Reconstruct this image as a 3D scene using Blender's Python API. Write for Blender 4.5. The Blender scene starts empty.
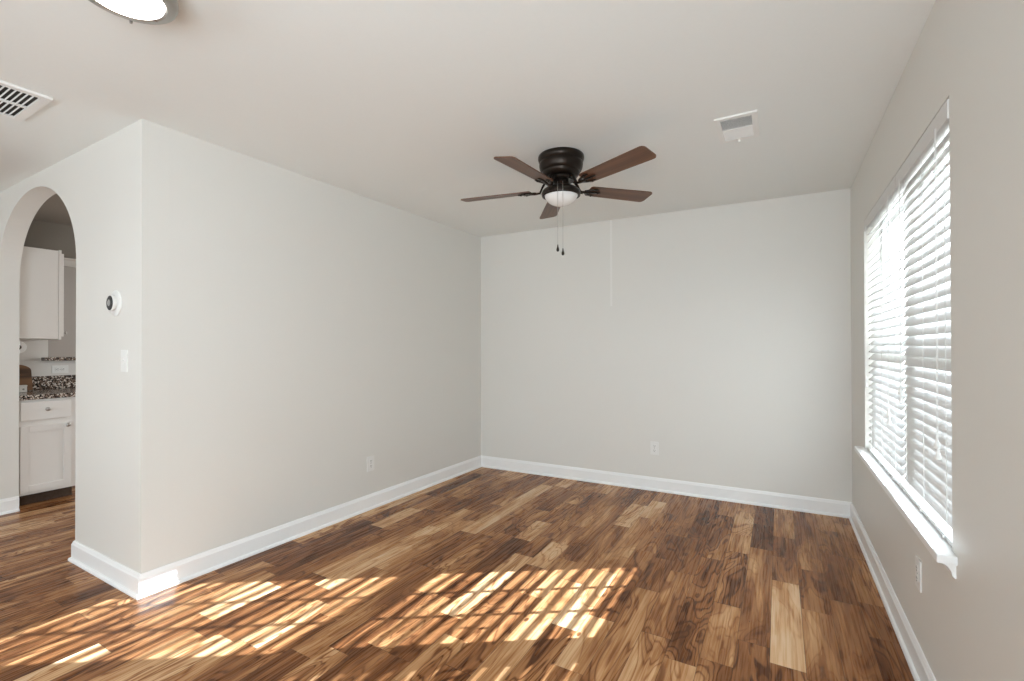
import bpy, bmesh, math, random
from mathutils import Vector, Matrix
random.seed(7)
S = bpy.context.scene
COL = S.collection
PI = math.pi
R = math.radians

# ------------------------------------------------------------------ dimensions
XL, XR, YB, YN = -2.825, 0.467, 4.245, 1.126
H = 2.44
YR = -4.0        # rear wall of the open-plan room
XF = -6.0        # far left wall
XK = -5.83       # kitchen side wall
XD = -8.9        # wall of the room beyond the pass-through
AW = 0.12        # arch wall thickness
BLX, BLY = -2.755, 4.145   # the far left corner, slightly out of square


# ------------------------------------------------------------------ camera
CAM_H = 1.2673
PITCH, ROLL, YAW = 0.00593, -0.00177, 0.51982
FPX = 466.04
cam = bpy.data.objects.new('camera', bpy.data.cameras.new('camera'))
COL.objects.link(cam)
cam.data.sensor_width = 36
cam.data.sensor_fit = 'HORIZONTAL'
cam.data.lens = FPX * 36 / 1024
cam.data.shift_y = (344.24 - 340.5) / 1024
cam.data.clip_start = 0.02
cam.matrix_world = Matrix.Translation((0, 0, CAM_H)) @ (
    Matrix.Rotation(YAW, 4, 'Z') @ Matrix.Rotation(PI / 2 + PITCH, 4, 'X') @ Matrix.Rotation(ROLL, 4, 'Z'))
S.camera = cam

# ------------------------------------------------------------------ look
S.view_settings.view_transform = 'Standard'
S.view_settings.look = 'None'
S.view_settings.gamma = 1
S.view_settings.use_curve_mapping = False
S.view_settings.exposure = 1.07
S.cycles.max_bounces = 12
S.cycles.diffuse_bounces = 8

# ------------------------------------------------------------------ sky and sun
W = bpy.data.worlds.new('sky')
S.world = W
W.use_nodes = True
nt = W.node_tree
nt.nodes.clear()
bg = nt.nodes.new('ShaderNodeBackground')
bg.inputs[0].default_value = (0.97, 0.98, 1.0, 1)
bg.inputs[1].default_value = 2.9
wo = nt.nodes.new('ShaderNodeOutputWorld')
nt.links.new(bg.outputs[0], wo.inputs[0])

SUN_Y, SUN_Z = -0.665, -0.56          # travel per metre of -X
sun = bpy.data.objects.new('sun', bpy.data.lights.new('sun', 'SUN'))
COL.objects.link(sun)
sun.data.energy = 18.0
sun.data.color = (0.86, 0.97, 1.13)
sun.data.angle = R(0.3)
sun.location = (6, 6, 5)
sun.rotation_euler = Vector((-1, SUN_Y, SUN_Z)).to_track_quat('-Z', 'Y').to_euler()


def area(name, loc, direction, sx, sy, energy, color):
    o = bpy.data.objects.new(name, bpy.data.lights.new(name, 'AREA'))
    COL.objects.link(o)
    o.data.shape = 'RECTANGLE'
    o.data.size, o.data.size_y = sx, sy
    o.data.energy = energy
    o.data.color = color
    o.location = loc
    o.rotation_euler = Vector(direction).to_track_quat('-Z', 'Y').to_euler()
    return o


# unseen fill lamps added behind the camera and on the kitchen side
area('fill_rear', (-2.4, -4.02, 1.25), (0, 1, 0.45), 3.4, 2.1, 68, (0.91, 1.02, 1.10))
area('fill_right', (XR - 0.01, -0.7, 1.35), (-1, 0.65, 0.5), 1.8, 1.4, 54, (0.91, 1.02, 1.10))
area('fill_left', (-6.02, -1.9, 1.3), (1, 0, 0), 1.8, 1.4, 4, (0.91, 1.02, 1.10))
area('fill_kitchen', (-4.2, 4.22, 1.45), (0, -1, 0), 1.2, 1.0, 17, (1.0, 0.98, 0.95))
area('fill_den', (-7.2, 4.22, 1.4), (0, -1, 0), 1.6, 1.3, 14, (1.0, 0.98, 0.95))

# ------------------------------------------------------------------ materials
def new_mat(name):
    m = bpy.data.materials.new(name)
    m.use_nodes = True
    b = m.node_tree.nodes['Principled BSDF']
    return m, m.node_tree, b


def nd(t, kind, **kw):
    n = t.nodes.new(kind)
    for k, v in kw.items():
        setattr(n, k, v)
    return n


def paint(name, col, rough=0.5, var=0.02, bump=0.02, scale=60, spec=0.4):
    m, t, b = new_mat(name)
    tc = nd(t, 'ShaderNodeTexCoord')
    no = nd(t, 'ShaderNodeTexNoise')
    no.inputs['Scale'].default_value = scale
    no.inputs['Detail'].default_value = 3
    t.links.new(tc.outputs['Object'], no.inputs['Vector'])
    rp = nd(t, 'ShaderNodeValToRGB')
    rp.color_ramp.elements[0].color = tuple(max(0, c - var) for c in col) + (1,)
    rp.color_ramp.elements[1].color = tuple(min(1, c + var) for c in col) + (1,)
    t.links.new(no.outputs['Fac'], rp.inputs['Fac'])
    t.links.new(rp.outputs['Color'], b.inputs['Base Color'])
    b.inputs['Roughness'].default_value = rough
    b.inputs['Specular IOR Level'].default_value = spec
    if bump:
        bp = nd(t, 'ShaderNodeBump')
        bp.inputs['Strength'].default_value = bump
        bp.inputs['Distance'].default_value = 0.005
        t.links.new(no.outputs['Fac'], bp.inputs['Height'])
        t.links.new(bp.outputs['Normal'], b.inputs['Normal'])
    return m


def metal(name, col, rough=0.35, metallic=0.8):
    m, t, b = new_mat(name)
    tc = nd(t, 'ShaderNodeTexCoord')
    no = nd(t, 'ShaderNodeTexNoise')
    no.inputs['Scale'].default_value = 40
    t.links.new(tc.outputs['Object'], no.inputs['Vector'])
    mr = nd(t, 'ShaderNodeMapRange')
    mr.inputs['To Min'].default_value = rough - 0.06
    mr.inputs['To Max'].default_value = rough + 0.06
    t.links.new(no.outputs['Fac'], mr.inputs['Value'])
    t.links.new(mr.outputs['Result'], b.inputs['Roughness'])
    b.inputs['Base Color'].default_value = col + (1,)
    b.inputs['Metallic'].default_value = metallic
    return m


def math_node(t, op, a, b=None, c=None):
    n = nd(t, 'ShaderNodeMath', operation=op)
    for i, v in enumerate((a, b, c)):
        if v is None:
            continue
        if isinstance(v, (int, float)):
            n.inputs[i].default_value = v
        else:
            t.links.new(v, n.inputs[i])
    return n.outputs[0]


def plank_floor():
    m, t, b = new_mat('acacia_planks')
    M = lambda op, a, b_=None, c=None: math_node(t, op, a, b_, c)
    tc = nd(t, 'ShaderNodeTexCoord')
    sp = nd(t, 'ShaderNodeSeparateXYZ')
    t.links.new(tc.outputs['Object'], sp.inputs[0])
    x, y = sp.outputs[0], sp.outputs[1]
    PW = 0.125
    xs = M('DIVIDE', M('ADD', x, 0.037), PW)
    colm = M('FLOOR', xs)
    fx = M('FRACT', xs)
    w1 = nd(t, 'ShaderNodeTexWhiteNoise', noise_dimensions='1D')
    t.links.new(colm, w1.inputs['W'])
    w1b = nd(t, 'ShaderNodeTexWhiteNoise', noise_dimensions='1D')
    t.links.new(M('ADD', colm, 51.3), w1b.inputs['W'])
    ln = M('MULTIPLY_ADD', w1b.outputs['Value'], 0.35, 0.46)
    ys = M('ADD', M('DIVIDE', y, ln), M('MULTIPLY', w1.outputs['Value'], 9.0))
    # uneven board lengths along one row
    ys = M('ADD', ys, M('MULTIPLY', M('SINE', M('MULTIPLY_ADD', ys, 2.1, M('MULTIPLY', colm, 1.7))), 0.3))
    row = M('FLOOR', ys)
    fy = M('FRACT', ys)
    cmb = nd(t, 'ShaderNodeCombineXYZ')
    t.links.new(colm, cmb.inputs[0])
    t.links.new(row, cmb.inputs[1])
    w2 = nd(t, 'ShaderNodeTexWhiteNoise', noise_dimensions='2D')
    t.links.new(cmb.outputs[0], w2.inputs['Vector'])
    pid = w2.outputs['Value']
    w3 = nd(t, 'ShaderNodeTexWhiteNoise', noise_dimensions='3D')
    cm3 = nd(t, 'ShaderNodeCombineXYZ')
    t.links.new(colm, cm3.inputs[0]); t.links.new(row, cm3.inputs[1]); cm3.inputs[2].default_value = 5.5
    t.links.new(cm3.outputs[0], w3.inputs['Vector'])
    pid2 = w3.outputs['Value']
    # board-local grain coordinates
    gx = M('ADD', x, M('MULTIPLY', pid, 41.0))
    gy = M('ADD', y, M('MULTIPLY', pid2, 57.0))
    def vec(sx, sy):
        c = nd(t, 'ShaderNodeCombineXYZ')
        t.links.new(M('MULTIPLY', gx, sx), c.inputs[0])
        t.links.new(M('MULTIPLY', gy, sy), c.inputs[1])
        t.links.new(M('MULTIPLY', pid, 19.0), c.inputs[2])
        return c.outputs[0]
    def noise(v, scale, detail=2, dist=0.0, rough=0.5):
        n = nd(t, 'ShaderNodeTexNoise')
        n.inputs['Scale'].default_value = scale
        n.inputs['Detail'].default_value = detail
        n.inputs['Distortion'].default_value = dist
        n.inputs['Roughness'].default_value = rough
        t.links.new(v, n.inputs['Vector'])
        return n.outputs['Fac']
    n1 = noise(vec(6.5, 1.35), 1.0, 2.0, 1.3, 0.45)         # broad figure
    ring = M('SINE', M('MULTIPLY', n1, 64.0))              # growth rings following the figure
    ring = M('MULTIPLY_ADD', ring, 0.5, 0.5)
    ring = M('POWER', ring, 5.0)
    n2 = noise(vec(13.0, 1.6), 1.0, 3, 1.0)                # heartwood streaks
    n3 = noise(vec(120.0, 3.0), 1.0, 2, 0.0, 0.6)          # fine pores
    # tone value
    tone = M('MULTIPLY_ADD', pid, 0.44, 0.28)
    tone = M('ADD', tone, M('MULTIPLY', M('GREATER_THAN', pid, 0.86), 0.10))
    tone = M('SUBTRACT', tone, M('MULTIPLY', M('LESS_THAN', pid, 0.10), 0.10))
    tone = M('ADD', tone, M('MULTIPLY', M('SUBTRACT', n1, 0.5), 1.05))
    tone = M('ADD', tone, M('MULTIPLY', M('SUBTRACT', n2, 0.5), 0.6))
    tone = M('ADD', tone, M('MULTIPLY', M('SUBTRACT', n3, 0.5), 0.42))
    rw = M('MULTIPLY_ADD', pid2, 0.34, 0.10)
    tone = M('SUBTRACT', tone, M('MULTIPLY', ring, rw))
    # small knots
    vo = nd(t, 'ShaderNodeTexVoronoi')
    vo.inputs['Scale'].default_value = 1.0
    t.links.new(vec(6.0, 3.2), vo.inputs['Vector'])
    kn = M('LESS_THAN', vo.outputs['Distance'], 0.055)
    tone = M('SUBTRACT', tone, M('MULTIPLY', kn, 0.45))
    rp = nd(t, 'ShaderNodeValToRGB')
    cr = rp.color_ramp
    cr.elements[0].position = 0.0; cr.elements[0].color = (0.080, 0.028, 0.010, 1)
    cr.elements[1].position = 1.0; cr.elements[1].color = (0.68, 0.48, 0.30, 1)
    for p_, c_ in ((0.2, (0.155, 0.058, 0.021, 1)), (0.42, (0.275, 0.117, 0.045, 1)), (0.62, (0.42, 0.21, 0.088, 1)), (0.8, (0.59, 0.355, 0.185, 1))):
        e = cr.elements.new(p_); e.color = c_
    t.links.new(tone, rp.inputs['Fac'])
    # joints
    ex = M('MINIMUM', fx, M('SUBTRACT', 1.0, fx))
    gapx = M('LESS_THAN', ex, 0.008)
    ey = M('MULTIPLY', M('MINIMUM', fy, M('SUBTRACT', 1.0, fy)), ln)
    gapy = M('LESS_THAN', ey, 0.0011)
    gap = M('MAXIMUM', gapx, gapy)
    mx = nd(t, 'ShaderNodeMix', data_type='RGBA')
    t.links.new(M('MULTIPLY', gap, 0.65), mx.inputs['Factor'])
    t.links.new(rp.outputs['Color'], mx.inputs[6])
    mx.inputs[7].default_value = (0.03, 0.014, 0.008, 1)
    t.links.new(mx.outputs[2], b.inputs['Base Color'])
    t.links.new(M('MULTIPLY_ADD', n3, 0.16, 0.20), b.inputs['Roughness'])
    b.inputs['Specular IOR Level'].default_value = 0.15
    b.inputs['Specular Tint'].default_value = (1.0, 0.9, 0.8, 1)
    bp = nd(t, 'ShaderNodeBump')
    bp.inputs['Strength'].default_value = 0.25
    bp.inputs['Distance'].default_value = 0.002
    t.links.new(M('SUBTRACT', M('MULTIPLY', n2, 0.35), gap), bp.inputs['Height'])
    t.links.new(bp.outputs['Normal'], b.inputs['Normal'])
    return m


def wood(name, c0, c1, axis=0, rough=0.4, scale=1.0):
    m, t, b = new_mat(name)
    tc = nd(t, 'ShaderNodeTexCoord')
    mp = nd(t, 'ShaderNodeMapping')
    sc = [45 * scale] * 3
    sc[axis] = 2.5 * scale
    mp.inputs['Scale'].default_value = sc
    t.links.new(tc.outputs['Object'], mp.inputs['Vector'])
    no = nd(t, 'ShaderNodeTexNoise')
    no.inputs['Scale'].default_value = 1.0
    no.inputs['Detail'].default_value = 4
    no.inputs['Distortion'].default_value = 0.4
    t.links.new(mp.outputs[0], no.inputs['Vector'])
    rp = nd(t, 'ShaderNodeValToRGB')
    rp.color_ramp.elements[0].position = 0.3
    rp.color_ramp.elements[1].position = 0.7
    rp.color_ramp.elements[0].color = c0 + (1,)
    rp.color_ramp.elements[1].color = c1 + (1,)
    t.links.new(no.outputs['Fac'], rp.inputs['Fac'])
    t.links.new(rp.outputs['Color'], b.inputs['Base Color'])
    b.inputs['Roughness'].default_value = rough
    return m


def granite():
    m, t, b = new_mat('granite')
    tc = nd(t, 'ShaderNodeTexCoord')
    vo = nd(t, 'ShaderNodeTexVoronoi')
    vo.inputs['Scale'].default_value = 125
    t.links.new(tc.outputs['Object'], vo.inputs['Vector'])
    rp = nd(t, 'ShaderNodeValToRGB')
    cr = rp.color_ramp
    cr.interpolation = 'CONSTANT'
    cr.elements[0].color = (0.02, 0.017, 0.015, 1)
    cr.elements[1].position = 0.78; cr.elements[1].color = (0.62, 0.56, 0.5, 1)
    for p_, c_ in ((0.35, (0.09, 0.06, 0.045, 1)), (0.58, (0.25, 0.18, 0.14, 1))):
        e = cr.elements.new(p_); e.color = c_
    sp = nd(t, 'ShaderNodeSeparateColor')
    t.links.new(vo.outputs['Color'], sp.inputs[0])
    t.links.new(sp.outputs[0], rp.inputs['Fac'])
    t.links.new(rp.outputs['Color'], b.inputs['Base Color'])
    b.inputs['Roughness'].default_value = 0.18
    return m


def glowing(name, col, strength, base=(0.9, 0.9, 0.88)):
    m, t, b = new_mat(name)
    b.inputs['Base Color'].default_value = base + (1,)
    b.inputs['Emission Color'].default_value = col + (1,)
    tc = nd(t, 'ShaderNodeTexCoord')
    no = nd(t, 'ShaderNodeTexNoise'); no.inputs['Scale'].default_value = 8
    t.links.new(tc.outputs['Object'], no.inputs['Vector'])
    mr = nd(t, 'ShaderNodeMapRange')
    mr.inputs['To Min'].default_value = strength * 0.96; mr.inputs['To Max'].default_value = strength * 1.04
    t.links.new(no.outputs['Fac'], mr.inputs['Value'])
    t.links.new(mr.outputs['Result'], b.inputs['Emission Strength'])
    b.inputs['Roughness'].default_value = 0.3
    return m


def pane_glass():
    m, t, b = new_mat('window_glass')
    out = t.nodes['Material Output']
    tr = nd(t, 'ShaderNodeBsdfTransparent')
    tr.inputs[0].default_value = (0.95, 0.97, 0.96, 1)
    gl = nd(t, 'ShaderNodeBsdfGlossy')
    gl.inputs['Roughness'].default_value = 0.02
    mx = nd(t, 'ShaderNodeMixShader')
    mx.inputs[0].default_value = 0.04
    t.links.new(tr.outputs[0], mx.inputs[1])
    t.links.new(gl.outputs[0], mx.inputs[2])
    t.links.new(mx.outputs[0], out.inputs[0])
    return m


MT = {
    'wall': paint('wall_paint', (0.735, 0.727, 0.690), 0.42, 0.008, 0.03, 120),
    'ceiling': paint('ceiling_paint', (0.845, 0.866, 0.85), 0.8, 0.01, 0.05, 90),
    'trim': paint('trim_gloss_white', (0.88, 0.89, 0.89), 0.3, 0.008, 0),
    'floor': plank_floor(),
    'kwall_shade': paint('shaded_wall_paint', (0.20, 0.178, 0.15), 0.6, 0.006, 0.03, 120),  # wall colour darkened: dimness above the cabinets painted in
    'kceil': paint('shaded_ceiling_paint', (0.28, 0.255, 0.225), 0.7, 0.006, 0.03, 120),  # ceiling colour darkened to paint in the dim kitchen top
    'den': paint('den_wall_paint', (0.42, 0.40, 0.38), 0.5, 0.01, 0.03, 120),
    'kwall': paint('kitchen_wall_paint', (0.70, 0.68, 0.65), 0.5, 0.01, 0.03, 120),
    'plastic': paint('white_plastic', (0.80, 0.80, 0.78), 0.3, 0.006, 0),
    'grey_plastic': paint('grey_plastic', (0.30, 0.30, 0.29), 0.3, 0.01, 0),
    'slot': paint('dark_slot', (0.03, 0.03, 0.03), 0.6, 0.005, 0),
    'blind': paint('blind_slat_white', (0.68, 0.68, 0.67), 0.38, 0.008, 0, 30),
    'cord': paint('white_cord', (0.78, 0.78, 0.76), 0.7, 0.01, 0),
    'vinyl': paint('window_vinyl', (0.83, 0.83, 0.82), 0.35, 0.006, 0),
    'glass': pane_glass(),
    'bronze': metal('oil_rubbed_bronze', (0.030, 0.022, 0.017), 0.34, 0.75),
    'blade': wood('walnut_blade', (0.090, 0.040, 0.021), (0.165, 0.075, 0.038), 0, 0.4),
    'bowl': paint('frosted_glass', (0.86, 0.86, 0.85), 0.25, 0.01, 0, 20),
    'nickel': metal('brushed_nickel', (0.45, 0.44, 0.42), 0.3, 0.9),
    'dome': glowing('lit_dome_glass', (1.0, 0.98, 0.95), 6.0),
    'vent': paint('vent_enamel', (0.85, 0.85, 0.83), 0.4, 0.01, 0),
    'duct': paint('duct_dark', (0.025, 0.022, 0.02), 0.7, 0.01, 0),
    'cab': paint('cabinet_white', (0.76, 0.74, 0.71), 0.38, 0.008, 0),
    'granite': granite(),
    'board': wood('board_walnut', (0.04, 0.02, 0.011), (0.26, 0.13, 0.06), 1, 0.5, 0.45),
    'paper': paint('paper_towel', (0.80, 0.80, 0.79), 0.9, 0.02, 0.1, 200),
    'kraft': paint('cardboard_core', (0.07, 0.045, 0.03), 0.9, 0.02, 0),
    'lawn': paint('dry_lawn', (0.34, 0.33, 0.30), 0.9, 0.05, 0.3, 8),
    'streak': paint('fresh_paint', (0.80, 0.792, 0.765), 0.45, 0.006, 0),
}


# ------------------------------------------------------------------ mesh helpers
class MB:
    """collects shapes into one mesh"""
    def __init__(self):
        self.bm = bmesh.new()

    def box(self, lo, hi, bevel=0.0, mat=None):
        c = [(a + b) / 2 for a, b in zip(lo, hi)]
        s = [abs(b - a) for a, b in zip(lo, hi)]
        r = bmesh.ops.create_cube(self.bm, size=1.0)
        vs = r['verts']
        for v in vs:
            v.co = Vector((v.co.x * s[0], v.co.y * s[1], v.co.z * s[2]))
        if bevel:
            es = list({e for v in vs for e in v.link_edges})
            rb = bmesh.ops.bevel(self.bm, geom=es, offset=min(bevel, min(s) * 0.45), segments=2, affect='EDGES', profile=0.7)
            vs = list({v for f in rb['faces'] for v in f.verts} | {v for v in vs if v.is_valid})
        T = Matrix.Translation(c) if mat is None else mat @ Matrix.Translation(c)
        for v in vs:
            v.co = T @ v.co
        return self

    def lathe(self, prof, loc=(0, 0, 0), seg=32, mat=None):
        """revolve (r, z) pairs about Z"""
        T = Matrix.Translation(loc) if mat is None else mat
        rings = []
        for r, z in prof:
            if r < 1e-6:
                rings.append([self.bm.verts.new(T @ Vector((0, 0, z)))])
            else:
                rings.append([self.bm.verts.new(T @ Vector((r * math.cos(2 * PI * k / seg), r * math.sin(2 * PI * k / seg), z))) for k in range(seg)])
        for a, b in zip(rings, rings[1:]):
            for k in range(seg):
                k2 = (k + 1) % seg
                if len(a) == 1 and len(b) == 1:
                    continue
                if len(a) == 1:
                    f = (a[0], b[k2], b[k])
                elif len(b) == 1:
                    f = (a[k], a[k2], b[0])
                else:
                    f = (a[k], a[k2], b[k2], b[k])
                try:
                    self.bm.faces.new(f)
                except ValueError:
                    pass
        return self

    def tube(self, pts, rad, seg=8, flat=None):
        """tube through points; rad may be a list; flat = (width, thickness) scales"""
        pts = [Vector(p) for p in pts]
        n = len(pts)
        rs = rad if isinstance(rad, (list, tuple)) else [rad] * n
        rings = []
        for i, p in enumerate(pts):
            d = (pts[min(i + 1, n - 1)] - pts[max(i - 1, 0)]).normalized()
            up = Vector((0, 0, 1)) if abs(d.z) < 0.95 else Vector((1, 0, 0))
            u = d.cross(up).normalized()
            w = u.cross(d).normalized()
            fu, fw = flat if flat else (1, 1)
            rings.append([self.bm.verts.new(p + rs[i] * (fu * math.cos(2 * PI * k / seg) * u + fw * math.sin(2 * PI * k / seg) * w)) for k in range(seg)])
        for a, b in zip(rings, rings[1:]):
            for k in range(seg):
                k2 = (k + 1) % seg
                self.bm.faces.new((a[k], b[k], b[k2], a[k2]))
        self.bm.faces.new(list(reversed(rings[0])))
        self.bm.faces.new(rings[-1])
        return self

    def prism(self, poly, vec):
        """extrude a closed 3-D polygon along vec"""
        v0 = [self.bm.verts.new(p) for p in poly]
        v1 = [self.bm.verts.new(Vector(p) + Vector(vec)) for p in poly]
        n = len(poly)
        self.bm.faces.new(v0)
        self.bm.faces.new(list(reversed(v1)))
        for i in range(n):
            j = (i + 1) % n
            self.bm.faces.new((v0[j], v0[i], v1[i], v1[j]))
        return self

    def build(self, name, mat, parent=None, loc=None, smooth=False, bevel=0.0):
        bmesh.ops.recalc_face_normals(self.bm, faces=self.bm.faces)
        if loc is not None:                       # geometry given in world, origin moved to loc
            bmesh.ops.translate(self.bm, verts=self.bm.verts, vec=-Vector(loc))
        me = bpy.data.meshes.new(name)
        self.bm.to_mesh(me)
        self.bm.free()
        me.materials.append(MT[mat])
        if smooth:
            for p in me.polygons:
                p.use_smooth = True
            me.set_sharp_from_angle(angle=R(38))
        o = bpy.data.objects.new(name, me)
        COL.objects.link(o)
        if loc is not None:
            o.location = loc
        if bevel:
            md = o.modifiers.new('bevel', 'BEVEL')
            md.width = bevel
            md.segments = 2
            md.limit_method = 'ANGLE'
        if parent is not None:
            o.parent = parent
        return o


def thing(name, label, cat, loc, rz=0, group=None):
    o = bpy.data.objects.new(name, None)
    COL.objects.link(o)
    o.empty_display_size = 0.05
    o.location = loc
    o.rotation_euler = (0, 0, rz)
    o['label'] = label
    o['category'] = cat
    if group:
        o['group'] = group
    return o


def tag(o, label, cat, group=None):
    o['label'] = label
    o['category'] = cat
    if group:
        o['group'] = group
    return o


def struct(o, label=None):
    o['kind'] = 'structure'
    if label:
        o['label'] = label
    return o


# ------------------------------------------------------------------ room shell
struct(MB().box((XD - 0.2, YR - 0.15, -0.12), (XR + 0.15, YB + 0.15, 0)).build('floor', 'floor'))
struct(MB().box((XD - 0.2, YR - 0.15, H), (XR + 0.15, YB + 0.15, H + 0.12)).build('ceiling', 'ceiling'))
# left partition, back wall, right wall with the window opening
struct(MB().prism([(XL - 0.12, YN + AW, 0), (XL, YN + AW, 0), (BLX, BLY, 0), (BLX - 0.12, BLY, 0)], (0, 0, H)).build('wall_left', 'wall'))
def back_y(x):
    return BLY + (x - BLX) * (YB - BLY) / (XR - BLX)
xa_, xb_ = BLX - 0.25, XR + 0.15
struct(MB().prism([(xa_, back_y(xa_), 0), (xb_, back_y(xb_), 0), (xb_, back_y(xb_) + 0.15, 0), (xa_, back_y(xa_) + 0.15, 0)], (0, 0, H)).build('wall_back', 'wall'))
BANG = math.atan2(YB - BLY, XR - BLX)
LANG = math.atan2(BLX - XL, BLY - YN - AW)
WY0, WY1, WZ0, WZ1 = 1.945, 3.63, 0.625, 2.055
wr = MB()
wr.box((XR, YR - 0.15, 0), (XR + 0.15, -1.6, H)).box((XR, 0.2, 0), (XR + 0.15, WY0, H)).box((XR, -1.6, 0), (XR + 0.15, 0.2, 0.62)).box((XR, -1.6, 2.05), (XR + 0.15, 0.2, H)).box((XR, WY1, 0), (XR + 0.15, YB, H))
wr.box((XR, WY0, 0), (XR + 0.15, WY1, WZ0)).box((XR, WY0, WZ1), (XR + 0.15, WY1, H))
struct(wr.build('wall_right', 'wall'))
# arch wall
AX0, AX1, AZ, AR = -5.14, -3.657, 1.79, 0.56
poly = [(XF, YN, 0), (AX0, YN, 0)]
cx, hw = (AX0 + AX1) / 2, (AX1 - AX0) / 2
for k in range(0, 49):
    a = PI - PI * k / 48
    poly.append((cx + hw * math.cos(a), YN, AZ + AR * math.sin(a)))
poly += [(AX1, YN, 0), (XL, YN, 0), (XL, YN, H), (XF, YN, H)]
struct(MB().prism(poly, (0, AW, 0)).build('wall_arch', 'wall'))
# open-plan room behind the camera
rw = MB()
rw.box((XF - 0.15, YR - 0.15, 0), (-4.2, YR, H)).box((-0.6, YR - 0.15, 0), (XR, YR, H)).box((-4.2, YR - 0.15, 2.35), (-0.6, YR, H)).box((-4.2, YR - 0.15, 0), (-0.6, YR, 0.1))
struct(rw.build('wall_rear', 'wall'))
lw = MB()
lw.box((XF - 0.15, YR, 0), (XF, -2.9, H)).box((XF - 0.15, -0.9, 0), (XF, YN + AW, H)).box((XF - 0.15, -2.9, 0), (XF, -0.9, 0.5)).box((XF - 0.15, -2.9, 2.1), (XF, -0.9, H))
struct(lw.build('wall_front_left', 'wall'))
# added unseen panels keep sun out of the openings behind the camera
for i_, (lo, hi) in enumerate((((-4.2, YR - 0.10, 0.1), (-0.6, YR - 0.06, 2.35)), ((XF - 0.10, -2.9, 0.5), (XF - 0.06, -0.9, 2.1)), ((XR + 0.06, -1.6, 0.62), (XR + 0.10, 0.2, 2.05)))):
    struct(MB().box(lo, hi).build('window_%d' % (i_ + 2), 'vinyl'))
# kitchen shell with the pass-through
kw = MB()
PY0, PY1, PZ0, PZ1 = 1.60, 2.75, 1.15, 2.11
kw.box((XK - 0.12, YN + AW, 0), (XK, PY0, H)).box((XK - 0.12, PY1, 0), (XK, YB, H)).box((XK - 0.12, PY0, 0), (XK, PY1, PZ0)).box((XK - 0.12, PY0, PZ1), (XK, PY1, H))
struct(kw.build('wall_kitchen', 'kwall'))
struct(MB().box((XD, YB, 0), (XL - 0.12, YB + 0.15, H)).build('wall_kitchen_back', 'kwall'))
dw = MB()
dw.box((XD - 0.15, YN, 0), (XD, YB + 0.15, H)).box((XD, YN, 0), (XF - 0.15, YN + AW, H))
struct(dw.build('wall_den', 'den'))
struct(MB().box((XK, YN + AW, 2.115), (XK + 0.03, YB, H)).build('wall_kitchen_shade', 'kwall_shade'))  # added strip carrying the painted shade on the upper wall
struct(MB().box((XK + 0.03, YN + AW, H - 0.02), (XL - 0.12, YB, H)).build('ceiling_kitchen_shade', 'kceil'))  # added slab, shade of the kitchen ceiling put into its colour

# baseboards with shoe moulding, mitred along each run
PROF = [(0, 0), (0.026, 0), (0.0255, 0.008), (0.022, 0.015), (0.014, 0.019), (0.014, 0.094), (0.010, 0.102), (0.0085, 0.108), (0.005, 0.115), (0, 0.115)]


def baseboards(path, names):
    P = [Vector(p) for p in path]
    n = len(P)
    def off(i, d):
        def nrm(a, b):
            t = (b - a).normalized()
            return Vector((t.y, -t.x))
        if i == 0:
            return P[0] + d * nrm(P[0], P[1])
        if i == n - 1:
            return P[-1] + d * nrm(P[-2], P[-1])
        a, b = nrm(P[i - 1], P[i]), nrm(P[i], P[i + 1])
        m = (a + b) / (1 + a.dot(b))
        return P[i] + d * m
    for i, nm in enumerate(names):
        mb = MB()
        A = [mb.bm.verts.new((*off(i, d), z)) for d, z in PROF]
        B = [mb.bm.verts.new((*off(i + 1, d), z)) for d, z in PROF]
        k = len(PROF)
        for j in range(k):
            j2 = (j + 1) % k
            mb.bm.faces.new((A[j], A[j2], B[j2], B[j]))
        mb.bm.faces.new(A)
        mb.bm.faces.new(list(reversed(B)))
        struct(mb.build(nm, 'trim'))


baseboards([(AX1, YN + AW), (AX1, YN), (XL, YN), (BLX, BLY), (XR, YB), (XR, YR)],
           ['baseboard_arch_right', 'baseboard_arch', 'baseboard_left', 'baseboard_back', 'baseboard_right'])
baseboards([(XF, YN), (AX0, YN), (AX0, YN + AW)], ['baseboard_arch_left', 'baseboard_arch_jamb'])

# ------------------------------------------------------------------ window on the right wall
win = struct(thing('window_1', 'white double-hung twin window behind the blinds on the right wall', 'window', (XR + 0.1, (WY0 + WY1) / 2, WZ0)))
del win['category']
o_ = Vector(win.location)


def wpart(mb, name, mat, par=None):
    ob = mb.build(name, mat, None, loc=o_)
    ob.location = (0, 0, 0)
    ob.parent = par or win
    return ob


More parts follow.
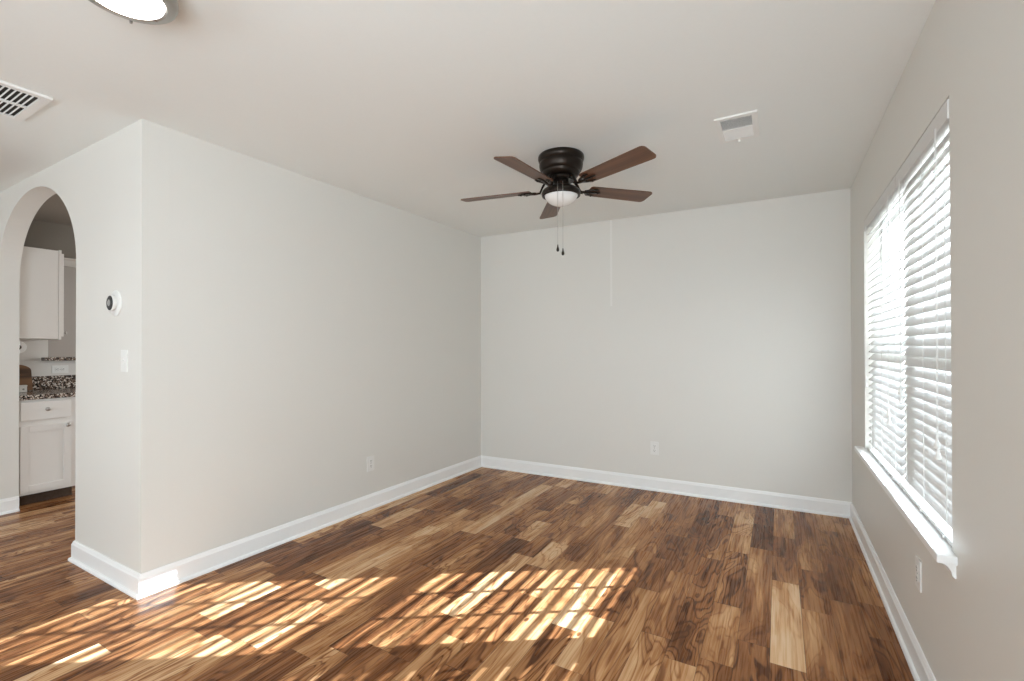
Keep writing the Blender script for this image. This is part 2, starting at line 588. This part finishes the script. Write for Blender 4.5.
GX0, GX1 = XR + 0.085, XR + 0.145
fr = MB()
fr.box((GX0, WY0, WZ0), (GX1, WY0 + 0.045, WZ1)).box((GX0, WY1 - 0.045, WZ0), (GX1, WY1, WZ1))
fr.box((GX0, WY0 + 0.045, WZ1 - 0.03), (GX1, WY1 - 0.045, WZ1)).box((GX0, WY0 + 0.045, WZ0), (GX1, WY1 - 0.045, WZ0 + 0.025))
ym = 2.70
fr.box((GX0, ym - 0.05, WZ0 + 0.04), (GX1, ym + 0.05, WZ1 - 0.04))
wpart(fr, 'window_frame', 'vinyl')
zm = 1.29
for (ya, yb) in ((WY0 + 0.045, ym - 0.05), (ym + 0.05, WY1 - 0.045)):
    for (za, zb, xa, xb) in ((WZ0 + 0.025, zm + 0.025, GX0 + 0.004, GX0 + 0.028), (zm - 0.025, WZ1 - 0.03, GX0 + 0.030, GX0 + 0.054)):
        sm = MB()
        sm.box((xa, ya, za), (xb, ya + 0.04, zb)).box((xa, yb - 0.04, za), (xb, yb, zb))
        sm.box((xa, ya + 0.04, za), (xb, yb - 0.04, za + 0.03)).box((xa, ya + 0.04, zb - 0.03), (xb, yb - 0.04, zb))
        gy0, gy1, gz0, gz1 = ya + 0.04, yb - 0.04, za + 0.03, zb - 0.03
        xmid = (xa + xb) / 2
        for k in (1, 2):
            yy = gy0 + (gy1 - gy0) * k / 3
            sm.box((xmid - 0.006, yy - 0.009, gz0), (xmid + 0.006, yy + 0.009, gz1))
        sash = wpart(sm, 'sash', 'vinyl')
        g = wpart(MB().box((xmid - 0.0015, gy0, gz0), (xmid + 0.0015, gy1, gz1)), 'pane', 'glass', sash)
# sill with horns, apron below
sl = MB().box((XR - 0.05, WY0 - 0.055, WZ0 - 0.022), (XR, WY1 + 0.055, WZ0 + 0.006), 0.006).box((XR - 0.002, WY0 + 0.001, WZ0 - 0.0), (GX0, WY1 - 0.001, WZ0 + 0.006))
struct(sl.build('trim_sill', 'trim'))
ap = MB()
apr = [(0, 0), (-0.028, 0), (-0.028, -0.006), (-0.019, -0.013), (-0.012, -0.025), (-0.009, -0.040), (-0.003, -0.046), (0, -0.046)]
ap.prism([(XR + d, WY0 - 0.035, WZ0 - 0.022 + z) for d, z in apr], (0, WY1 - WY0 + 0.07, 0))
struct(ap.build('trim_apron', 'trim'))

# ------------------------------------------------------------------ blinds
PITCH_Z = 0.0425


def blind(label, ya, yb, wand_y, cord_y, TILT):
    bx = XR + 0.030
    t = thing('window_blind', label, 'blind', (bx, (ya + yb) / 2, WZ1), 0, 'faux wood blinds in the right window')
    o = Vector(t.location)
    def part(mb, name, mat, par=None, smooth=False):
        ob = mb.build(name, mat, None, loc=o, smooth=smooth)
        ob.location = (0, 0, 0)
        ob.parent = par or t
        return ob
    part(MB().box((bx - 0.022, ya, WZ1 - 0.050), (bx + 0.03, yb, WZ1 - 0.003)), 'headrail', 'blind')
    v = MB().box((XR - 0.004, ya - 0.0005, WZ1 - 0.072), (XR + 0.006, yb + 0.0005, WZ1 - 0.010), 0.003)
    part(v, 'valance', 'blind')
    sl = MB()
    ztop = WZ0 + 0.072 + 30 * PITCH_Z
    n = 30
    ux, uz = math.cos(TILT), math.sin(TILT)          # from inner lower edge to outer upper edge
    hw, th = 0.0252, 0.0014
    for i in range(n + 1):
        z = ztop - i * PITCH_Z
        q = []
        for s, tt in ((-1, -1), (1, -1), (1, 1), (-1, 1)):
            q.append((bx + s * hw * ux - tt * th * uz, ya + 0.004, z + s * hw * uz + tt * th * ux))
        sl.prism(q, (0, yb - ya - 0.008, 0))
    zl = ztop - n * PITCH_Z
    part(sl, 'slats', 'blind')
    br = part(MB().box((bx - 0.026, ya + 0.003, WZ0 + 0.010), (bx + 0.024, yb - 0.003, WZ0 + 0.024), 0.003), 'bottom_rail', 'blind')
    L = yb - ya
    for f_ in (0.13, 0.5, 0.87):
        y = ya + L * f_
        c = MB()
        for xx in (bx - 0.0195, bx + 0.0195):
            c.tube([(xx, y, WZ1 - 0.045), (xx, y, WZ0 + 0.026)], 0.0011, 5)
        part(c, 'ladder_cord', 'cord')
        part(MB().lathe([(0, -0.007), (0.005, -0.006), (0.006, 0), (0.005, 0.003), (0, 0.004)], (bx - 0.0255, y, WZ0 + 0.0165), 10), 'cord_plug', 'plastic', br, True)
    for nm, y, zend in (('lift_cord', cord_y, 0.93), ('tilt_cord', wand_y, 1.06)):
        for k, dz in ((0, 0.0), (1, 0.035)):
            xx = XR - 0.010
            c = MB().tube([(xx, y + 0.012 * k, WZ1 - 0.06), (xx, y + 0.012 * k, zend + dz)], 0.0011, 5)
            cd = part(c, nm, 'cord')
            part(MB().lathe([(0, 0.004), (0.003, 0.003), (0.0045, -0.012), (0.0085, -0.030), (0.0085, -0.038), (0, -0.041)], (xx, y + 0.012 * k, zend + dz), 12), 'tassel', 'plastic', cd, True)
    return t


blind('white slatted blind on the nearer half of the window', WY0 + 0.004, ym - 0.003, ym - 0.12, WY0 + 0.10, R(68))
blind('white slatted blind on the farther half of the window, next to the back corner', ym + 0.003, WY1 - 0.030, WY1 - 0.14, ym + 0.14, R(47))

# ------------------------------------------------------------------ ceiling fan
FX, FY = -1.157, 2.632
fan = thing('ceiling_fan', 'dark bronze five-blade hugger ceiling fan with walnut blades and frosted bowl light', 'ceiling fan', (FX, FY, H))
fan_parts = {}


def fpart(mb, name, mat, par=None, smooth=True):
    ob = mb.build(name, mat, None, smooth=smooth)
    ob.parent = par or fan
    return ob


fpart(MB().lathe([(0, 0), (0.135, 0), (0.140, -0.006), (0.141, -0.020), (0.137, -0.034), (0.131, -0.040), (0.131, -0.046), (0.134, -0.050), (0.134, -0.060), (0.130, -0.082), (0.121, -0.098), (0.116, -0.101), (0.114, -0.112), (0.103, -0.126), (0.085, -0.133), (0, -0.133)], seg=48), 'motor_housing', 'bronze')
fpart(MB().lathe([(0, -0.133), (0.078, -0.133), (0.082, -0.138), (0.082, -0.150), (0.076, -0.156), (0, -0.156)], seg=40), 'flywheel', 'bronze')
fpart(MB().lathe([(0, -0.156), (0.044, -0.156), (0.046, -0.165), (0.046, -0.185), (0.040, -0.190), (0, -0.190)], seg=32), 'switch_housing', 'bronze')
lf = fpart(MB().lathe([(0, -0.188), (0.050, -0.188), (0.078, -0.194), (0.100, -0.204), (0.115, -0.216), (0.120, -0.232), (0.117, -0.246), (0.108, -0.250), (0.104, -0.246), (0.104, -0.224), (0, -0.222)], seg=48), 'light_fitter', 'bronze')
bowl = [(0.1025, -0.236)]
for k in range(1, 12):
    a = PI / 2 * k / 11
    bowl.append((0.1025 * math.cos(a), -0.236 - 0.070 * math.sin(a)))
bowl[-1] = (0, -0.306)
fpart(MB().lathe(bowl, seg=48), 'glass_bowl', 'bowl')
for k in range(3):
    a = R(20 + 120 * k)
    tm = Matrix.Translation((0.113 * math.cos(a), 0.113 * math.sin(a), -0.236)) @ Matrix.Rotation(a, 4, 'Z') @ Matrix.Rotation(PI / 2, 4, 'Y')
    fpart(MB().lathe([(0, -0.002), (0.0035, -0.002), (0.0035, 0.012), (0.006, 0.013), (0.006, 0.018), (0, 0.019)], seg=10, mat=tm), 'thumb_screw', 'bronze', lf)

BR, BZ, BP = 0.642, -0.200, R(-11)
tilt_ax = math.atan2(0.496, 0.868) + PI / 2
for k in range(5):
    a = R(-21.3 + 72 * k)
    zz = {0: 0.021, 1: 0.020, 2: 0.0, 3: -0.020, 4: -0.024}[k]
    root = bpy.data.objects.new('blade', None)
    M_ = Matrix.Rotation(a, 4, 'Z')
    # iron: curved arm from the flywheel down to the blade plate
    ir = MB()
    z0 = -0.145
    zb = BZ + zz * 0.4
    ir.tube([(0.070, 0, z0), (0.095, 0, z0 - 0.004), (0.115, 0, (z0 + zb) / 2 - 0.004), (0.132, 0, zb - 0.010), (0.165, 0, zb - 0.012), (0.20, 0, zb - 0.010)], [0.012, 0.011, 0.010, 0.010, 0.011, 0.010], 10, (1.25, 0.6))
    dz_ = (zz * 0.6) / (BR - 0.19)
    pm = Matrix.Translation((0.19, 0, zb)) @ Matrix.Rotation(-math.atan(dz_), 4, 'Y') @ Matrix.Rotation(BP, 4, 'X')
    # plate with three prongs under the blade
    for yy, xe in ((-0.036, 0.055), (0, 0.085), (0.036, 0.055)):
        ir.tube([pm @ Vector((-0.03, yy * 0.25, -0.0075)), pm @ Vector((0.0, yy * 0.7, -0.0085)), pm @ Vector((xe - 0.02, yy, -0.0085)), pm @ Vector((xe, yy, -0.0085))], [0.009, 0.010, 0.011, 0.007], 8, (1.1, 0.4))
        ir.lathe([(0, -0.006), (0.005, -0.005), (0.006, -0.002), (0, -0.002)], mat=pm @ Matrix.Translation((xe - 0.02, yy, -0.010)), seg=10)
    # blade outline
    L = BR - 0.19
    out = []
    w0, w1 = 0.054, 0.0655
    def arc(cx_, cy_, r_, a0, a1, n_=6):
        for q in range(n_ + 1):
            t_ = a0 + (a1 - a0) * q / n_
            out.append((cx_ + r_ * math.cos(t_), cy_ + r_ * math.sin(t_)))
    arc(0.015, -w0 + 0.015, 0.015, -PI, -PI / 2)
    arc(L - 0.026, -w1 + 0.026, 0.026, -PI / 2, -R(8))
    arc(L - 0.026, w1 - 0.026, 0.026, R(8), PI / 2)
    arc(0.015, w0 - 0.015, 0.015, PI / 2, PI)
    bl = MB()
    bl.prism([pm @ Vector((px, py, -0.003)) for px, py in out], pm.to_3x3() @ Vector((0, 0, 0.006)))
    bo = fpart(bl, 'blade', 'blade', smooth=False)
    bo.rotation_euler = (0, 0, a)
    io = fpart(ir, 'blade_iron', 'bronze', bo)
    io.rotation_euler = (0, 0, 0)
    bpy.data.objects.remove(root)

# pull chains hang from the switch housing in front of the bowl rim (towards the camera)
vx, vy = 0.4049, -0.9144
for (du, r_, zend) in ((-0.020, 0.120, -0.575), (0.010, 0.120, -0.598)):
    px, py = vx * r_ - vy * du, vy * r_ + vx * du
    ch = MB()
    ch.tube([(vx * 0.045 - vy * du, vy * 0.045 + vx * du, -0.176), (vx * 0.09 - vy * du, vy * 0.09 + vx * du, -0.184), (px, py, -0.205), (px, py, -0.24), (px, py, zend)], 0.0013, 6)
    c_ = fpart(ch, 'pull_chain', 'nickel')
    c_['label'] = 'thin nickel pull chain'
    fpart(MB().lathe([(0, 0.006), (0.003, 0.005), (0.004, -0.006), (0.0085, -0.022), (0.0085, -0.030), (0.004, -0.036), (0, -0.037)], (px, py, zend), 14), 'pull_fob', 'bronze', c_)

# ------------------------------------------------------------------ flush dome light
dl = thing('ceiling_light', 'lit white dome flush ceiling light with nickel ring, at the upper left', 'ceiling light', (-1.75, 0.65, H))
pan = MB().lathe([(0, 0), (0.128, 0), (0.131, -0.01), (0.129, -0.05), (0.118, -0.055), (0, -0.055)], seg=48).build('pan', 'nickel', dl, smooth=True)
MB().lathe([(0.122, -0.052), (0.130, -0.052), (0.1365, -0.060), (0.1375, -0.070), (0.134, -0.082), (0.126, -0.088), (0.108, -0.092), (0.1005, -0.088), (0.110, -0.075), (0.122, -0.052)], seg=48).build('trim_ring', 'nickel', dl, smooth=True)
dm = [(0.101, -0.086)]
for k in range(1, 11):
    a = PI / 2 * k / 10
    dm.append((0.101 * math.cos(a), -0.086 - 0.022 * math.sin(a)))
dm[-1] = (0, -0.108)
MB().lathe(dm, seg=48).build('dome', 'dome', dl, smooth=True)
for k in range(3):
    a = R(152 + 120 * k)
    MB().lathe([(0, -0.094), (0.004, -0.093), (0.005, -0.080), (0, -0.078)], (0.132 * math.cos(a), 0.132 * math.sin(a), 0), 10).build('retaining_clip', 'nickel', dl, smooth=True)

# ------------------------------------------------------------------ ceiling vents
# return grille, upper left
GX, GY, GW, GL = -2.95, 0.823, 0.425, 0.62
rg = thing('ceiling_vent', 'large white return air grille with dark slots by the left edge', 'vent', (GX - GW / 2, GY - GL / 2, H))
f = MB()
a_, b_ = GW / 2, GL / 2
for (lo, hi) in (((-a_, -b_, -0.012), (-a_ + 0.032, b_, 0)), ((a_ - 0.032, -b_, -0.012), (a_, b_, 0)), ((-a_ + 0.032, b_ - 0.036, -0.012), (a_ - 0.032, b_, 0)), ((-a_ + 0.032, -b_, -0.012), (a_ - 0.032, -b_ + 0.042, 0)), ((-0.008, -b_ + 0.042, -0.012), (0.008, b_ - 0.036, -0.001))):
    f.box(lo, hi, 0.003)
f.build('frame', 'vent', rg)
MB().box((-a_ + 0.02, -b_ + 0.03, -0.003), (a_ - 0.02, b_ - 0.03, -0.0005)).build('duct_opening', 'duct', rg)
for x0, x1 in ((-a_ + 0.032, -0.008), (0.008, a_ - 0.032)):
    lv = MB()
    y = -b_ + 0.052
    while y < b_ - 0.040:
        tm = Matrix.Translation(((x0 + x1) / 2, y, -0.0072)) @ Matrix.Rotation(R(-68), 4, 'X')
        lv.box((-(x1 - x0) / 2, -0.0032, -0.0006), ((x1 - x0) / 2, 0.0032, 0.0006), 0, tm)
        y += 0.019
    lv.build('louver_bank', 'vent', rg)

# supply register by the fan
rv = thing('ceiling_vent', 'small white supply register on the ceiling right of the fan', 'vent', (-0.186, 2.755, H))
f = MB()
a_, b_ = 0.100, 0.158
for (lo, hi) in (((-a_, -b_, -0.010), (-a_ + 0.028, b_, 0)), ((a_ - 0.028, -b_, -0.010), (a_, b_, 0)), ((-a_ + 0.028, b_ - 0.03, -0.010), (a_ - 0.028, b_, 0)), ((-a_ + 0.028, -b_, -0.010), (a_ - 0.028, -b_ + 0.03, 0)), ((-a_ + 0.028, -0.006, -0.010), (a_ - 0.028, 0.006, -0.001))):
    f.box(lo, hi, 0.003)
f.build('frame', 'vent', rv)
MB().box((-a_ + 0.02, -b_ + 0.02, -0.002), (a_ - 0.02, b_ - 0.02, -0.0004)).build('duct_opening', 'grey_plastic', rv)
for y0, y1, tl in ((-b_ + 0.03, -0.006, 42), (0.006, b_ - 0.03, -42)):
    lv = MB()
    y = y0 + 0.007
    while y < y1 - 0.003:
        tm = Matrix.Translation((0, y, -0.006)) @ Matrix.Rotation(R(tl), 4, 'X')
        lv.box((-a_ + 0.028, -0.0052, -0.0005), (a_ - 0.028, 0.0052, 0.0005), 0, tm)
        y += 0.0125
    lv.build('louver_bank', 'vent', rv)
MB().box((-0.006, b_ - 0.012, -0.022), (0.006, b_ - 0.008, -0.009), 0.001).build('damper_lever', 'vent', rv)

# ------------------------------------------------------------------ wall plates
def outlet(label, loc, rz, horizontal=False, group=None):
    """plate faces local -Y"""
    t = thing('outlet', label, 'outlet', loc, rz, group)
    rot = Matrix.Rotation(PI / 2, 4, 'Y') if horizontal else Matrix.Identity(4)
    pl = MB().box((-0.036, -0.006, -0.058), (0.036, 0, 0.058), 0.003, rot).build('cover_plate', 'plastic', t)
    for s in (-1, 1):
        tm = rot @ Matrix.Translation((0, -0.006, 0.020 * s)) @ Matrix.Rotation(PI / 2, 4, 'X')
        rc = MB().lathe([(0, 0.0022), (0.0155, 0.0022), (0.0165, 0.0012), (0.0165, -0.001), (0, -0.001)], seg=24, mat=tm).build('receptacle', 'plastic', t, smooth=True)
        sm = MB()
        for xx, hh in ((-0.0062, 0.0042), (0.0062, 0.0035)):
            sm.box((xx - 0.0013, -0.0087, 0.020 * s + 0.003 - hh), (xx + 0.0013, -0.0079, 0.020 * s + 0.003 + hh), 0, rot)
        sm.box((-0.0024, -0.0087, 0.020 * s - 0.0105), (0.0024, -0.0079, 0.020 * s - 0.006), 0, rot)
        sm.build('slots', 'slot', rc)
    tm = rot @ Matrix.Translation((0, -0.006, 0)) @ Matrix.Rotation(PI / 2, 4, 'X')
    MB().lathe([(0, 0.0014), (0.0025, 0.001), (0.003, 0), (0, -0.0005)], seg=12, mat=tm).build('screw', 'grey_plastic', pl, smooth=True)
    return t


outlet('white duplex outlet low on the long left wall', (XL + (2.632 - YN - AW) * math.tan(LANG), 2.632, 0.353), PI / 2 - LANG)
outlet('white duplex outlet low on the back wall', (-0.955, back_y(-0.955), 0.372), BANG)
outlet('white duplex outlet under the window on the right wall', (XR, 2.345, 0.390), -PI / 2)
outlet('white outlet mounted sideways in the kitchen, above the granite backsplash', (XK, 1.683, 1.066), PI / 2, True)

sw = thing('light_switch', 'white toggle light switch under the thermostat', 'light switch', (-3.009, YN, 1.197))
MB().box((-0.036, -0.006, -0.058), (0.036, 0, 0.058), 0.003).build('cover_plate', 'plastic', sw)
MB().box((-0.005, -0.007, -0.012), (0.005, -0.005, 0.012), 0.0008).box((-0.004, -0.017, -0.006), (0.004, -0.005, 0.003), 0.0015, Matrix.Rotation(R(-18), 4, 'X')).build('toggle', 'plastic', sw)

th = thing('thermostat', 'round white wall thermostat with a dark dial face beside the arch', 'thermostat', (-3.118, YN, 1.508))
tm = Matrix.Rotation(PI / 2, 4, 'X')
MB().lathe([(0, 0.007), (0.066, 0.007), (0.070, 0.004), (0.070, 0), (0, 0)], seg=48, mat=tm).build('back_plate', 'plastic', th, smooth=True)
MB().lathe([(0, 0.007), (0.036, 0.007), (0.0385, 0.011), (0.0415, 0.018), (0.043, 0.025), (0.041, 0.028), (0, 0.028)], seg=48, mat=tm).build('dial_ring', 'plastic', th, smooth=True)
MB().lathe([(0, 0.0325), (0.020, 0.032), (0.035, 0.0305), (0.0395, 0.028), (0, 0.027)], seg=48, mat=tm).build('display', 'slot', th, smooth=True)
MB().lathe([(0, 0.0335), (0.016, 0.0332), (0.018, 0.032), (0, 0.0315)], seg=32, mat=tm).build('readout', 'grey_plastic', th, smooth=True)

# thin painted strip running down the back wall
st = MB().box((-0.008, -0.003, 1.645), (0.008, 0, H - 0.001), 0.001).build('wall_strip', 'streak')
st.location = (-1.340, back_y(-1.340), 0)
st.rotation_euler = (0, 0, BANG)
tag(st, 'thin pale vertical strip running down the back wall from the ceiling', 'strip')

# ------------------------------------------------------------------ kitchen through the arch
BXF, BY0, BY1 = -5.215, 1.255, 1.606


def kpart(t, mb, name, mat, par=None, smooth=False):
    o = mb.build(name, mat, None, loc=Vector(t.location), smooth=smooth)
    o.location = (0, 0, 0)
    o.parent = par or t
    return o


def shaker(mb, xf, y0, y1, z0, z1, rail=0.05):
    """door facing +X: frame and recessed panel"""
    mb.box((xf - 0.019, y0, z0), (xf, y0 + rail, z1), 0.002).box((xf - 0.019, y1 - rail, z0), (xf, y1, z1), 0.002)
    mb.box((xf - 0.019, y0 + rail, z0), (xf, y1 - rail, z0 + rail), 0.002).box((xf - 0.019, y0 + rail, z1 - rail), (xf, y1 - rail, z1), 0.002)
    mb.box((xf - 0.019, y0 + rail - 0.002, z0 + rail - 0.002), (xf - 0.010, y1 - rail + 0.002, z1 - rail + 0.002))


KNOB = [(0, 0), (0.006, 0), (0.005, 0.010), (0.008, 0.014), (0.0155, 0.019), (0.016, 0.024), (0.012, 0.028), (0, 0.030)]


def base_cabinet(label, y0, y1, first=True):
    t = thing('base_cabinet', label, 'cabinet', (XK + 0.28, (y0 + y1) / 2, 0), 0)
    b = MB().box((XK + 0.002, y0, 0.092), (BXF - 0.0005, y1, 0.852))
    kpart(t, b, 'body', 'cab')
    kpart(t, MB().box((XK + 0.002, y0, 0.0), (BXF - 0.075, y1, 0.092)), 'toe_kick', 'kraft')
    xf = BXF + 0.019
    d = MB()
    shaker(d, xf, y0 + 0.012, y1 - 0.030, 0.115, 0.640)
    dr = kpart(t, d, 'door', 'cab')
    tm = Matrix.Translation((xf, y1 - 0.060, 0.622)) @ Matrix.Rotation(PI / 2, 4, 'Y')
    kpart(t, MB().lathe(KNOB, seg=20, mat=tm), 'knob', 'nickel', dr, True)
    w = MB().box((BXF, y0 + 0.012, 0.684), (xf, y1 - 0.030, 0.832), 0.006)
    wd = kpart(t, w, 'drawer', 'cab')
    tm = Matrix.Translation((xf, (y0 + y1) / 2 - 0.009, 0.768)) @ Matrix.Rotation(PI / 2, 4, 'Y')
    kpart(t, MB().lathe(KNOB, seg=20, mat=tm), 'knob', 'nickel', wd, True)
    return t


base_cabinet('white base cabinet with one drawer and a panelled door, seen through the arch', BY0, BY1)
tag(MB().box((XK + 0.001, YN + AW + 0.002, 0.852), (BXF + 0.03, 2.5, 0.890), 0.005).build('countertop', 'granite'), 'speckled brown granite countertop on the white kitchen cabinet', 'countertop')
tag(MB().box((XK + 0.001, YN + AW + 0.002, 0.8905), (XK + 0.021, 2.5, 1.010), 0.003).build('backsplash', 'granite'), 'low granite backsplash strip along the kitchen wall behind the counter', 'backsplash')
lg = MB().box((XK - 0.22, PY0 - 0.045, PZ0 - 0.002), (XK + 0.085, PY1, PZ0 + 0.030), 0.005)
tag(lg.build('bar_ledge', 'granite'), 'granite bar ledge on the pass-through sill above the kitchen outlet', 'ledge')
# upper cabinet on the kitchen face of the arch wall: end panel faces the arch
ux = -5.395
uc = thing('upper_cabinet', 'white wall-hung kitchen cabinet with a plain end panel, seen through the arch', 'cabinet', ((XK + ux) / 2, YN + AW + 0.15, 1.345))
kpart(uc, MB().box((XK + 0.002, YN + AW + 0.001, 1.345), (ux, YN + AW + 0.300, 2.105), 0.002), 'body', 'cab')
kpart(uc, MB().box((XK + 0.002, YN + AW + 0.3005, 1.338), (ux + 0.003, YN + AW + 0.318, 2.112), 0.002), 'face_frame', 'cab')
d = MB()
d.box((XK + 0.03, YN + AW + 0.319, 1.365), (ux - 0.012, YN + AW + 0.338, 2.085), 0.003)
ud = kpart(uc, d, 'door', 'cab')
tm = Matrix.Translation((ux - 0.045, YN + AW + 0.338, 1.40)) @ Matrix.Rotation(-PI / 2, 4, 'X')
kpart(uc, MB().lathe(KNOB, seg=16, mat=tm), 'knob', 'nickel', ud, True)

# paper towel roll under the upper cabinet
pt = thing('paper_towel_roll', 'white paper towel roll hanging under the wall cabinet', 'paper towel', (-5.53, 1.302, 1.272))
tm = Matrix.Rotation(PI / 2, 4, 'Y')
MB().lathe([(0.021, -0.13), (0.050, -0.13), (0.051, -0.128), (0.051, 0.128), (0.050, 0.13), (0.021, 0.13), (0.021, -0.13)], seg=32, mat=tm).build('paper', 'paper', pt, smooth=True)
MB().lathe([(0, -0.128), (0.021, -0.128), (0.021, 0.124), (0, 0.124)], seg=24, mat=tm).build('core', 'kraft', pt, smooth=True)
MB().tube([(-0.15, 0, 0), (0.15, 0, 0)], 0.006).tube([(0.15, 0, -0.004), (0.15, 0, 0.040), (0.142, 0, 0.066)], 0.004).tube([(-0.15, 0, -0.004), (-0.15, 0, 0.040), (-0.142, 0, 0.066)], 0.004).build('holder', 'nickel', pt, smooth=True)

# cutting board with an arched top leaning on the backsplash
cb = MB()
pol = [(1.262, 0.0), (1.462, 0.0)]
for k in range(0, 17):
    a = PI * k / 16
    pol.append((1.362 + 0.100 * math.cos(a), 0.170 + 0.055 * math.sin(a)))
bx0 = -5.70
cb.prism([(bx0 - 0.45 * z * 0.55, y, 0.8945 + z) for y, z in pol], (0.020, 0, 0.004))
tag(cb.build('cutting_board', 'board'), 'dark striped wooden cutting board with a rounded top leaning at the backsplash', 'cutting board')
jar = thing('salt_box', 'small white square box standing in front of the cutting board', 'box', (-5.58, 1.373, 0.890))
MB().box((-0.022, -0.022, 0.001), (0.022, 0.022, 0.048), 0.003).build('body', 'plastic', jar)
MB().box((-0.024, -0.024, 0.0485), (0.024, 0.024, 0.060), 0.003).build('lid', 'plastic', jar)
MB().lathe([(0, 0), (0.007, 0), (0.007, 0.001), (0, 0.001)], seg=16, mat=Matrix.Translation((0.022, 0, 0.026)) @ Matrix.Rotation(PI / 2, 4, 'Y')).build('emblem', 'grey_plastic', jar)

# ------------------------------------------------------------------ outside
struct(MB().box((-30, -30, -0.5), (30, 30, -0.3)).build('ground', 'lawn'))
